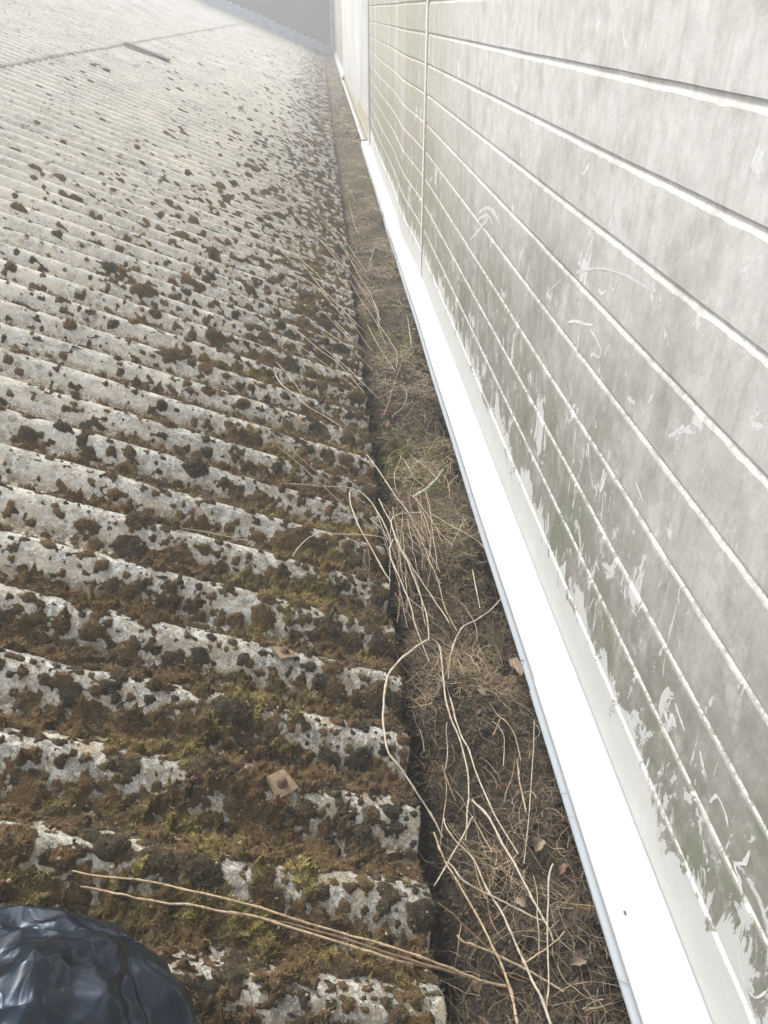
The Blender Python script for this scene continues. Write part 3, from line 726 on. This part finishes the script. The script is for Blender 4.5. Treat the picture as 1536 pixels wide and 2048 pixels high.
def tube_vf(path, rad, ns=8):
    P = np.array(path, float); n = len(P); rad = np.broadcast_to(rad, (n,))
    T = np.gradient(P, axis=0); T /= np.linalg.norm(T, axis=1)[:, None]+1e-12
    V = []; ref = np.array([.13, .2, .97]) if abs(T[0][2]) < .8 else np.array([1., .1, 0])
    for p, t, r_ in zip(P, T, rad):
        a = np.cross(t, ref); a /= np.linalg.norm(a)+1e-12; b = np.cross(a, t)
        for j in range(ns):
            an = 2*math.pi*j/ns; V.append(p+(a*math.cos(an)+b*math.sin(an))*r_)
    F = []
    for i in range(n-1):
        for j in range(ns):
            F.append((i*ns+j, i*ns+(j+1) % ns, (i+1)*ns+(j+1) % ns, (i+1)*ns+j))
    V.append(P[0]); V.append(P[-1])
    F += [(len(V)-2, (j+1) % ns, j, j) for j in range(0)]
    return np.array(V), np.array(F)
V, F = tube_vf([(.40, YEND-.08, -.05), (.40, YEND-.08, 1.5), (.40, YEND-.08, 5.5)], .055, 12); mesh_np('pipe', V, F, M_LEAD, dp)
for z_ in (.9, 2.7): box('pipe_bracket', (.335, YEND-.145, z_), (.47, YEND-.002, z_+.04), M_LEAD, dp)
b_ = box('loose_brick', (.14, 26.9, -.04), (.34, 27.05, .10), M_PINK, bevel=.01); b_.rotation_euler[2] = 0
tag(b_, 'salmon pink brick lying at the far end of the gutter', 'brick')

# ------------------------------------------------------------------ bolts with diamond washers, broken slate strip
def washer(u, v, rot, size, tilt, lab):
    p = on_roof(u, v, 0.006)
    k = round((p[1]-Y0)/PITCHC); 
    t = thing('roof_bolt', lab, 'bolt', tuple(p), 'rusty bolts with diamond washers along the eave')
    s = size/2; th = .0022
    V = []; n = 6
    for z_ in (0, th):
        for i in range(n+1):
            for j in range(n+1):
                a = -s+2*s*i/n; b = -s+2*s*j/n
                V.append((a, b, z_-14*((a+b)*.7)**2*.35+.0006*vnoise(np.array(a*300), np.array(b*300), 2)))
    V = np.array(V); F1 = grid_faces(n+1, n+1); F2 = F1[:, ::-1]; F3 = grid_faces(n+1, n+1, (n+1)**2)
    m_ = n+1; rim = [i*m_ for i in range(m_)]+[n*m_+j for j in range(1, m_)]+[i*m_+n for i in range(n-1, -1, -1)]+[j for j in range(n-1, 0, -1)]
    Fr = [(rim[i], rim[(i+1) % len(rim)], rim[(i+1) % len(rim)]+m_*m_, rim[i]+m_*m_) for i in range(len(rim))]
    cz, sz = math.cos(rot), math.sin(rot)
    def xf(V):
        V = np.array(V, float); x = V[:, 0]*cz-V[:, 1]*sz; y = V[:, 0]*sz+V[:, 1]*cz; z = V[:, 2]
        y, z = y*math.cos(tilt)-z*math.sin(tilt), y*math.sin(tilt)+z*math.cos(tilt)
        X = x*CA+z*SA; Z = -x*SA+z*CA
        return np.stack([X, y, Z], 1)+p
    mesh_np('washer', xf(V), np.concatenate([F2, F3, np.array(Fr)]), M_RUST, t, False)
    # round washer, hexagonal-ish head
    Vh = []; prof = [(.0095, th), (.0095, th+.002), (.0068, th+.0025), (.0068, th+.007), (.0050, th+.0088), (.0001, th+.0092)]
    for r_, z_ in prof:
        for j in range(12):
            a = 2*math.pi*j/12; rr = r_*(1+(.08 if (j % 2 and r_ < .008) else 0)); Vh.append((rr*math.cos(a), rr*math.sin(a), z_))
    Fh = [(i*12+j, i*12+(j+1) % 12, (i+1)*12+(j+1) % 12, (i+1)*12+j) for i in range(5) for j in range(12)]
    mesh_np('bolt_head', xf(Vh), np.array(Fh), M_RUSTD, t, True)
washer(562, 1567, R(38), .040, R(4), 'rusty diamond washer and bolt nearest the camera on the roof')
washer(568, 1305, R(30), .038, R(-16), 'tilted rusty diamond washer and bolt, second from the camera')
washer(605, 842, R(40), .040, R(-8), 'half hidden brown washer and bolt, third along the eave')
washer(155, 372, R(35), .042, R(-5), 'lone tan washer and bolt higher up the pale roof at left')
pts = [(1.80, 9.38), (1.93, 9.40), (2.02, 9.36), (2.24, 9.33)]
V = []
for s_, y_ in pts:
    for dy, h_ in ((-.075, .010), (.075, .010), (.075, .024), (-.075, .024)): V.append(roof_pt(np.array(s_), np.array(y_+dy), np.array(h_+.004)))
F = [(i*4+j, i*4+(j+1) % 4, i*4+4+(j+1) % 4, i*4+4+j) for i in range(3) for j in range(4)]+[(3, 2, 1, 0), (12, 13, 14, 15)]
tag(mesh_np('slate_strip', np.array(V), np.array(F), M_PLANK, None, False), 'dark broken strip of slate lying across the pale upper roof', 'slate')

# ------------------------------------------------------------------ dry stems
def catmull(P, sub):
    P = np.array(P, float); q = []
    for i in range(len(P)-1):
        a = P[max(i-1, 0)]; b = P[i]; c = P[i+1]; d = P[min(i+2, len(P)-1)]
        for t in np.linspace(0, 1, sub+1)[:-1]: q.append(.5*((2*b)+(-a+c)*t+(2*a-5*b+4*c-d)*t*t+(-a+3*b-3*c+d)*t**3))
    q.append(P[-1]); return np.array(q)
def stem(pts, h0, h1, r0, r1, mat, lab, group=None, name='dry_stem', arch=0., cat='dry stem'):
    n = len(pts); P = []
    for i, (u, v) in enumerate(pts):
        t = i/(n-1); P.append(on_any(u, v, h0+(h1-h0)*t+arch*math.sin(math.pi*t)))
    r0 *= .78; r1 *= .78
    q = catmull(P, 6); m = len(q); t = np.linspace(0, 1, m)
    q = q+(np.stack([vnoise(t*m*.35, t*0+k+pts[0][0], 61) for k in range(3)], 1)-.5)*[.0016, .0016, .0012]
    Lc = np.concatenate([[0], np.cumsum(np.linalg.norm(np.diff(q, axis=0), axis=1))])
    r_ = r0+(r1-r0)*t; r_ = r_*(1+.14*(vnoise(t*m*.5, t*0+pts[0][1], 62)-.5)*2)
    node = np.abs(((Lc/.055) % 1)-.5) < .10; r_ = np.where(node, r_*1.28, r_)
    V, F = tube_vf(q, r_, 6)
    o = mesh_np(name, V, F, mat); tag(o, lab, cat, group); return o
P_, T_, B_, O_ = M_STEMP, M_STEMT, M_STEMB, M_STEMO
ST = [
 ([(144,1741),(187,1752),(254,1758),(324,1769),(375,1780),(441,1795),(508,1813),(600,1842),(700,1871),(759,1887),(817,1906),(864,1924),(911,1941),(958,1961),(1012,1973)], .010, .012, .0016, .0028, T_, 'long tan stem crossing the roof above the black bag, upper of the pair', .012),
 ([(160,1773),(213,1783),(254,1792),(320,1804),(391,1812),(450,1824),(508,1833),(600,1861),(700,1891),(747,1906),(798,1922),(864,1934),(911,1949)], .010, .012, .0018, .0026, T_, 'long pale stem crossing the roof above the black bag, lower of the pair', .012),
 ([(498,1828),(560,1842),(600,1852),(700,1882),(800,1914),(880,1939),(930,1955)], .014, .015, .0013, .0024, B_, 'brown stem lying between the two long stems near the black bag', .008),
 ([(858,1279),(843,1287),(824,1300),(798,1322),(778,1348),(770,1375),(767,1410),(767,1446),(771,1485),(780,1509),(803,1539),(828,1577),(853,1615),(875,1653),(885,1675)], .02, .004, .0030, .0018, P_, 'thick pale stem bowed in an arc over the eave in the middle of the photo', .025),
 ([(862,1277),(875,1287),(881,1300),(886,1352),(892,1397),(902,1436),(921,1482),(934,1535),(938,1578),(934,1629),(932,1680)], .02, .008, .0028, .0014, P_, 'mottled stem running down the gutter from the top of the bowed stem', .0),
 ([(900,1395),(912,1440),(925,1475),(938,1500),(950,1539),(970,1586),(989,1629),(1012,1668),(1036,1707)], .012, .010, .0022, .0016, P_, 'pale stem lying close beside the mottled stem down the gutter', .006),
 ([(944,1600),(970,1625),(989,1656),(1009,1695),(1032,1734),(1052,1773),(1075,1816),(1095,1852),(1106,1881)], .014, .010, .0026, .0020, P_, 'stout bleached stem slanting down the middle of the near gutter', .008),
 ([(868,1664),(880,1699),(889,1719),(911,1758),(942,1809),(966,1852),(985,1895),(1005,1934),(1020,1980),(1032,2035),(1036,2056)], .012, .016, .0018, .0026, T_, 'long tan stem beside the roof edge running out of the bottom of the photo', .006),
 ([(888,1722),(903,1732),(927,1762),(973,1787),(1020,1809),(1059,1830),(1095,1846)], .014, .012, .0020, .0016, P_, 'pale kinked stem crossing the near gutter towards the white flashing', .006),
 ([(888,1637),(895,1660),(915,1686),(938,1707),(954,1730),(970,1770),(985,1797),(1005,1828),(1024,1871),(1040,1906),(1059,1949),(1083,1996),(1102,2050)], .010, .016, .0014, .0026, P_, 'crooked white stem from the eave shadow to the bottom of the gutter', .004),
 ([(915,1871),(930,1885),(970,1898),(1012,1920),(1044,1934),(1075,1951),(1128,1984)], .016, .012, .0022, .0018, T_, 'tan stem lying across the gutter just above the bottom of the photo', .004),
 ([(1048,1928),(1070,1912),(1091,1898),(1112,1880),(1130,1863)], .018, .014, .0018, .0012, T_, 'short tan side twig rising towards the flashing near the bottom', 0),
 ([(1106,1727),(1098,1754),(1096,1813),(1095,1891),(1096,1969),(1093,2020)], .022, .014, .0018, .0013, P_, 'straight upright-looking pale stem in the right half of the near gutter', .0),
 ([(946,1633),(934,1656),(911,1699),(888,1738),(868,1770)], .010, .006, .0017, .0013, P_, 'short pale stem slanting back towards the eave across the kinked stem', 0),
 ([(876,1805),(911,1834),(942,1863),(981,1902)], .010, .010, .0015, .0016, B_, 'dull brown stem half buried beside the roof edge', 0),
 ([(1034,1520),(1040,1566),(1048,1602),(1051,1625)], .008, .006, .0024, .0018, T_, 'short thick tan stem segment lying below the fallen leaves', 0),
 ([(1069,1440),(1067,1500),(1063,1559),(1055,1656),(1048,1727)], .02, .014, .0009, .0009, P_, 'thin white straw hanging along the flashing side of the gutter', .0),
 ([(1009,1176),(1006,1192),(980,1221),(954,1239),(928,1252),(913,1274),(904,1300),(899,1329),(897,1358)], .022, .010, .0016, .0020, P_, 'slim pale stem curving from the flashing down into the gutter', .012),
 ([(560,966),(600,969),(652,973),(691,974),(715,981),(735,996),(751,1017),(767,1046),(780,1077)], .008, .022, .0013, .0022, P_, 'white stem lying flat on the moss then bending over the eave', .012),
 ([(712,981),(702,982),(699,991),(704,1017),(717,1051),(735,1082),(756,1121),(780,1162)], .020, .012, .0022, .0020, P_, 'white hooked stem standing over the last crests before the eave', .014),
 ([(734,909),(756,939),(777,970),(793,994),(816,1025),(834,1061),(850,1082)], .018, .016, .0020, .0018, P_, 'straight bleached stem sticking up over the eave above the tangle', .010),
 ([(758,998),(769,1022),(782,1046),(793,1077),(808,1108),(824,1134),(847,1168),(873,1207),(899,1246)], .018, .012, .0021, .0018, P_, 'long bleached stem falling from the tangle down the gutter', .014),
 ([(842,1025),(814,1026),(793,1030),(783,1040),(786,1061),(798,1095),(814,1121),(829,1160),(842,1194),(853,1231),(858,1283)], .03, .012, .0020, .0018, P_, 'white stem looping over at the top of the tangle by the eave', .018),
 ([(786,1080),(780,1093),(780,1108),(788,1132),(801,1160),(814,1192),(824,1218),(829,1246),(842,1280),(858,1324)], .03, .010, .0021, .0014, P_, 'white forked stem bowing left out of the tangle', .012),
 ([(814,1192),(834,1210),(868,1237)], .018, .010, .0014, .0011, P_, 'short white fork of the bowing stem pointing to the wall', 0),
 ([(786,1090),(795,1129),(799,1173),(799,1207),(794,1246)], .02, .006, .0016, .0014, B_, 'dark thin stem hanging down the shadow of the eave', 0),
 ([(585,1112),(600,1091),(621,1074),(647,1065),(678,1069),(717,1069),(756,1073),(785,1082)], .006, .022, .0013, .0018, P_, 'pale curved stem sweeping across the moss into the tangle', .010),
 ([(545,885),(570,905),(600,929),(626,955),(652,978),(686,1009),(717,1033),(746,1054),(782,1080)], .010, .02, .0022, .0020, B_, 'brown woody stem lying diagonally over the crests to the tangle', .008),
 ([(548,868),(600,915),(640,950),(680,985),(720,1010),(770,1036)], .008, .016, .0016, .0014, B_, 'second brown woody stem just above the diagonal one', .010),
 ([(790,1186),(808,1215),(834,1252),(847,1272)], .010, .008, .0020, .0018, B_, 'reddish brown stem in the shadow below the tangle', 0),
 ([(550,747),(563,769),(589,789),(615,812),(648,831),(684,854)], .008, .012, .0024, .0017, P_, 'bright kinked stem lying on the moss above the half hidden washer', .006),
 ([(553,724),(576,750),(596,776),(609,799)], .008, .006, .0014, .0012, P_, 'short white stem above the kinked one on the moss', .003),
 ([(705,838),(680,867),(648,896),(638,909),(638,925)], .014, .006, .0018, .0013, B_, 'brown curved stem bending back over the moss near the washer', .012),
 ([(807,717),(794,750),(781,792),(768,828)], .030, .010, .0014, .0022, O_, 'rust coloured stalk leaning in the middle of the gutter', .0),
 ([(791,766),(807,773),(814,792),(804,815),(788,828)], .018, .012, .0014, .0013, P_, 'small pale loop of stem around the rust coloured stalk', 0),
 ([(746,600),(757,623),(755,642),(778,678),(793,707),(793,737)], .03, .014, .0014, .0015, P_, 'white wavy stem hanging above the rust coloured stalk', .0),
 ([(815,635),(819,660),(823,690)], .02, .014, .0024, .0020, P_, 'short thick bleached stick beside the white flashing', 0),
 ([(886,939),(873,957),(855,976),(840,986),(827,994)], .020, .012, .0030, .0052, M_LICH, 'thick grey lichen covered twig lying on the green gutter moss', 0),
 ([(403,744),(425,760),(456,778)], .004, .004, .0014, .0010, P_, 'short white twig on the bare roof, left of the kinked stem', 0),
 ([(424,783),(440,768),(456,760),(475,752),(497,749)], .004, .004, .0016, .0011, B_, 'small brown curved twig crossing the short white twig', .003),
 ([(360,1056),(405,1062),(450,1072),(492,1081)], .003, .003, .0010, .0009, P_, 'thin white straw lying in a valley of the roof', 0),
 ([(846,1025),(858,1060),(861,1090),(856,1120)], .03, .012, .0012, .0010, P_, 'fine pale straw dropping from the looped stem of the tangle', .004),
 ([(852,1024),(880,1065),(905,1090),(935,1108),(955,1112)], .024, .012, .0012, .0010, T_, 'fine tan straw running from the looped stem towards the wall', .006),
 ([(860,1026),(900,1050),(930,1066),(955,1082),(975,1103)], .022, .014, .0011, .0010, P_, 'fine straw reaching the flashing from the top of the tangle', .006),
 ([(834,1058),(855,1110),(875,1160),(890,1215),(914,1262)], .020, .012, .0016, .0012, T_, 'tan stem right of the bleached stem falling from the tangle', .006),
 ([(806,1100),(822,1130),(838,1180),(846,1225),(852,1252)], .018, .010, .0015, .0012, T_, 'tan stem inside the bundle of the tangle', .004),
 ([(740,1036),(760,1056),(775,1072)], .016, .020, .0012, .0011, P_, 'tiny pale side twig at the left of the tangle', .003),
 ([(803,912),(790,945),(790,970),(799,994)], .024, .014, .0014, .0010, T_, 'bent tan straw hanging from the grass clump above the tangle', .006),
 ([(806,915),(822,945),(828,956),(848,972)], .022, .014, .0011, .0010, P_, 'forked pale straw from the grass clump above the lichen covered twig', .004),
 ([(830,918),(855,938),(872,955),(882,966)], .020, .014, .0012, .0011, P_, 'straight white straw behind the lichen covered twig', .003),
 ([(917,950),(905,960),(895,975)], .020, .014, .0014, .0011, P_, 'small white twig by the flashing next to the lichen covered twig', .003),
 ([(945,1140),(952,1175),(959,1215)], .018, .014, .0016, .0014, P_, 'short straight pale straw by the rusty gutter side', .002),
 ([(292,967),(305,974),(318,980)], .003, .003, .0012, .0009, P_, 'tiny pale straw between brown moss cushions', 0),
]
for pts, h0, h1, r0, r1, mt, lab, arch in ST: stem(pts, h0, h1, r0, r1, mt, lab, None, arch=arch)
FAN = [[(600,400),(651,445),(684,494),(717,541),(745,566)], [(620,410),(659,449),(684,473),(709,510),(733,545)], [(600,461),(639,480),(664,508),(694,543)],
 [(560,450),(600,490),(637,508),(672,532)], [(570,530),(600,555),(629,570),(659,602),(688,633),(717,650)], [(606,527),(639,572),(678,611),(709,643),(735,668)], [(713,564),(737,592),(756,627),(758,655)],
 [(754,480),(745,506),(737,543)], [(770,426),(778,469),(788,527)], [(660,361),(684,387),(694,396)], [(692,369),(711,404)], [(698,404),(711,455),(727,478)],
 [(612,560),(650,590),(692,626),(735,690),(765,720)], [(620,640),(665,672),(705,700),(745,740)], [(600,665),(640,700),(680,730),(728,785)], [(640,690),(690,732),(732,772),(775,815)],
 [(560,670),(610,700),(660,735),(715,780)], [(700,560),(722,600),(750,640),(772,690)], [(690,500),(715,545),(742,590),(760,640)], [(580,500),(625,540),(665,580)], [(640,440),(676,480),(712,525),(738,560)],
 [(735,650),(756,690),(790,742)], [(628,600),(672,650),(712,690),(748,716)], [(668,640),(700,672),(728,700)], [(590,430),(640,478),(690,530),(730,590),(762,640)]]
for i, pts in enumerate(FAN):
    d_ = .0016 if pts[0][1] < 560 else .0013
    stem(pts, .012, .030, d_*.8, d_*1.1, P_ if i % 4 else T_, 'slender bleached straw fanning from the moss over the eave towards the gutter', 'bleached straws fanning over the eave', arch=.03, name='straw', cat='straw')
# thin straws caught in the tangle by the eave
for k in range(26):
    u0 = 745+random.gauss(45, 32); v0 = 960+random.random()*120; n = 7; du = random.gauss(9, 7); dv = random.uniform(12, 30); pts = []
    for i in range(n):
        pts.append((u0, v0)); u0 += du+random.gauss(0, 1.5); v0 += dv+random.gauss(0, 2); du *= .9
    stem(pts, random.uniform(.012, .03), random.uniform(.004, .012), random.uniform(.0007, .0013), random.uniform(.0006, .001), random.choice((P_, P_, T_, B_)),
         'fine straw caught in the tangle of bleached stems by the eave', 'straws caught in the tangle by the eave', arch=random.uniform(0, .012), name='straw', cat='straw')
# loose straws scattered along the near gutter
for k in range(84):
    y_ = .5+1.9*random.random()**.9; x_ = .13+.22*random.random(); a = random.gauss(1.75, .5); Ln = random.uniform(.06, .20)
    n = 6; P = []; cu = random.gauss(0, .5)
    for i in range(n):
        P.append((x_, y_, float(litter_z(np.array(x_), np.array(y_)))+.007+.010*math.sin(math.pi*i/(n-1))+.006*(k % 3)))
        x_ = min(.385, max(.08, x_+math.cos(a)*Ln/n)); y_ += math.sin(a)*Ln/n; a += cu/n+random.gauss(0, .12)
    q = catmull(P, 4); r_ = random.uniform(.0006, .0013)
    V, F = tube_vf(q, np.linspace(r_, r_*.6, len(q)), 5)
    tag(mesh_np('loose_straw', V, F, random.choice((P_, T_, T_, B_))), 'thin dry straw lying loose among the fine gutter roots', 'straw', 'loose straws in the near gutter')

# ------------------------------------------------------------------ dead leaves
def leaf(u, v, L, W, rot, mat, lab, h=.012, curl=.5):
    L *= .85; W *= .85; curl *= 1.3
    p = on_any(u, v, h); n = 12; m = 6; V = []
    for i in range(n+1):
        t = i/n; w = W*math.sin(math.pi*min(1, t*.97+.03))**.8*(1+.22*math.sin(t*19+u))
        for j in range(-m, m+1):
            q = j/m; x = (t-.5)*L; y_ = q*w*.5; z = curl*L*.35*(q*q)*w/W+.15*L*math.sin(t*3)*curl+.04*L*math.sin(q*7+t*9+u)
            V.append((x, y_, z))
    V = np.array(V); c, s = math.cos(rot), math.sin(rot)
    V = np.stack([V[:, 0]*c-V[:, 1]*s, V[:, 0]*s+V[:, 1]*c, V[:, 2]], 1)+p
    tag(mesh_np('dead_leaf', V, grid_faces(n+1, 2*m+1), mat), lab, 'leaf')
leaf(1030, 1335, .060, .034, 1.9, M_LEAF1, 'large torn pale leaf pressed against the gutter side under the flashing', .014)
leaf(915, 1102, .040, .018, .3, M_LEAF1, 'narrow curled pale leaf on the roots half way down the gutter', .02, .9)
leaf(773, 850, .055, .026, 1.5, M_LEAF2, 'orange-brown leaf at the foot of the rust coloured stalk', .014)
leaf(885, 905, .050, .022, .4, M_LEAF2, 'brown leaf above the lichen covered twig', .018)
leaf(962, 1385, .028, .016, 2.2, M_LEAF1, 'small tan leaf scrap below the torn pale leaf', .012)
leaf(958, 1425, .020, .014, .6, M_LEAF2, 'small pinkish leaf scrap in the middle of the gutter', .010)
leaf(1078, 1692, .032, .022, .9, M_LEAF1, 'crumpled tan leaf near the flashing in the near gutter', .014, .8)
leaf(1040, 1806, .024, .018, 2.4, M_LEAF1, 'grey-tan leaf scrap between crossing stems', .010)
leaf(1158, 1925, .030, .022, .2, M_LEAF1, 'pale brown crumpled leaf by the flashing near the bottom', .012, .8)
leaf(1122, 1738, .028, .02, 1.1, M_LEAF2, 'dull brown leaf just below the crumpled tan leaf', .008, .8)
leaf(952, 1972, .022, .018, 1.8, M_LEAF2, 'dark red-brown leaf scrap at the end of the long tan stem', .006)
leaf(782, 1705, .020, .012, .1, M_LEAF1, 'pinkish leaf scrap stuck in the valley near the eave', .0, .6)
leaf(628, 672, .035, .018, .6, M_LEAF2, 'brown leaf lying on the moss among the fanning straws', .004)

# ------------------------------------------------------------------ black plastic bag
def bag():
    m, nt, b = newmat('black_plastic', .22, .45); k = NB(nt)
    b.inputs['Base Color'].default_value = (.006, .010, .017, 1); b.inputs['Coat Weight'].default_value = .35; b.inputs['Coat Roughness'].default_value = .16; b.inputs['Coat IOR'].default_value = 1.5; b.inputs['Coat Tint'].default_value = (.72, .84, 1, 1); b.inputs['Specular Tint'].default_value = (.7, .84, 1, 1)
    rd = k.voro(20, k.scaled(k.pos(), (.45, 1.3, 1)))
    rd2 = k.math('ABSOLUTE', k.math('SUBTRACT', k.noise(31, 2, .5, k.scaled(k.pos(), (1, .7, 1)), .8), .5))
    n1 = k.bump(rd, .55, .016, b); k.bump(rd2, .5, .010, b, n1)
    # full sack standing on the roof: a lumpy dome gathered into folds
    c = on_roof(20, 2160, 0.); c = np.array(c)
    nu, nv = 150, 240
    th = np.linspace(0, math.pi*.60, nu)[:, None]*np.ones((1, nv)); ph = np.linspace(0, 2*math.pi, nv)[None, :]*np.ones((nu, 1))
    x = np.sin(th)*np.cos(ph); y = np.sin(th)*np.sin(ph); z = np.cos(th)
    # sharp folds sweeping away from a gather on the right shoulder
    gx, gy = .62, .70
    a = np.arctan2(y-gy, x-gx); r_ = np.hypot(x-gx, y-gy)
    wp = a+.30*np.sin(r_*2.3+.5)+.45*(fbm(x*1.3+5, y*1.3+3, 13, 2)-.5)
    def facets(p, q, seed, n):
        rg = np.random.default_rng(seed); d1 = np.full(p.shape, 9.)
        for _ in range(n):
            u0, v0 = rg.random()*7-3.5, rg.random()*3.2-.2
            for sh in (-2*math.pi, 0, 2*math.pi): d1 = np.minimum(d1, np.sqrt((p-u0-sh)**2+(q-v0)**2))
        return d1
    f = .42*facets(wp*1.0, r_*.42, 4, 30)-.12+.30*facets(wp*1.0+1, r_*.8, 9, 110)-.05+.26*facets(wp*1.6, r_*1.4, 19, 260)-.04
    f = f*np.clip(r_*1.6, .15, 1)+.16*(fbm(x*1.1+9, y*1.1+4, 201, 2)-.5)
    sc = 1+f
    ax, ay, az = .178, .155, .125
    X = c[0]+x*ax*sc; Yv = c[1]+y*ay*sc; Z = z*az*(1+f*1.3)
    rz_ = (EX-X)*SA/CA
    Zw = np.maximum(rz_-.03, (EX-c[0])*SA/CA+.005+Z)
    V = np.stack([X, Yv, Zw], -1).reshape(-1, 3)
    o = mesh_np('plastic_bag', V, grid_faces(nu, nv), m)
    tag(o, 'shiny black plastic rubbish bag on the roof at the bottom left', 'bag')
bag()

# ------------------------------------------------------------------ ground far below, haze
gnd = box('ground', (-12.3, -2.9, -4.2), (2.9, YEND+.9, -4.0), simple('ground_tarmac', (.06, .06, .055), .95, nscale=2)); gnd['kind'] = 'structure'
hz = box('haze', (-12.5, -3, -5.2), (3.0, YEND+1, 6.4), M_MORTAR); hz['kind'] = 'stuff'; hz['label'] = 'pale haze volume added in place of lens glare'
hm = bpy.data.materials.new('haze'); hm.use_nodes = True; hn = hm.node_tree; hn.nodes.clear()
ho = hn.nodes.new('ShaderNodeOutputMaterial'); pv = hn.nodes.new('ShaderNodeVolumePrincipled')
pv.inputs['Color'].default_value = (.93, .96, 1, 1); pv.inputs['Density'].default_value = .019; pv.inputs['Anisotropy'].default_value = .0  # added haze volume, veils the view as glare on the lens would
hn.links.new(pv.outputs[0], ho.inputs['Volume']); hz.data.materials.clear(); hz.data.materials.append(hm)
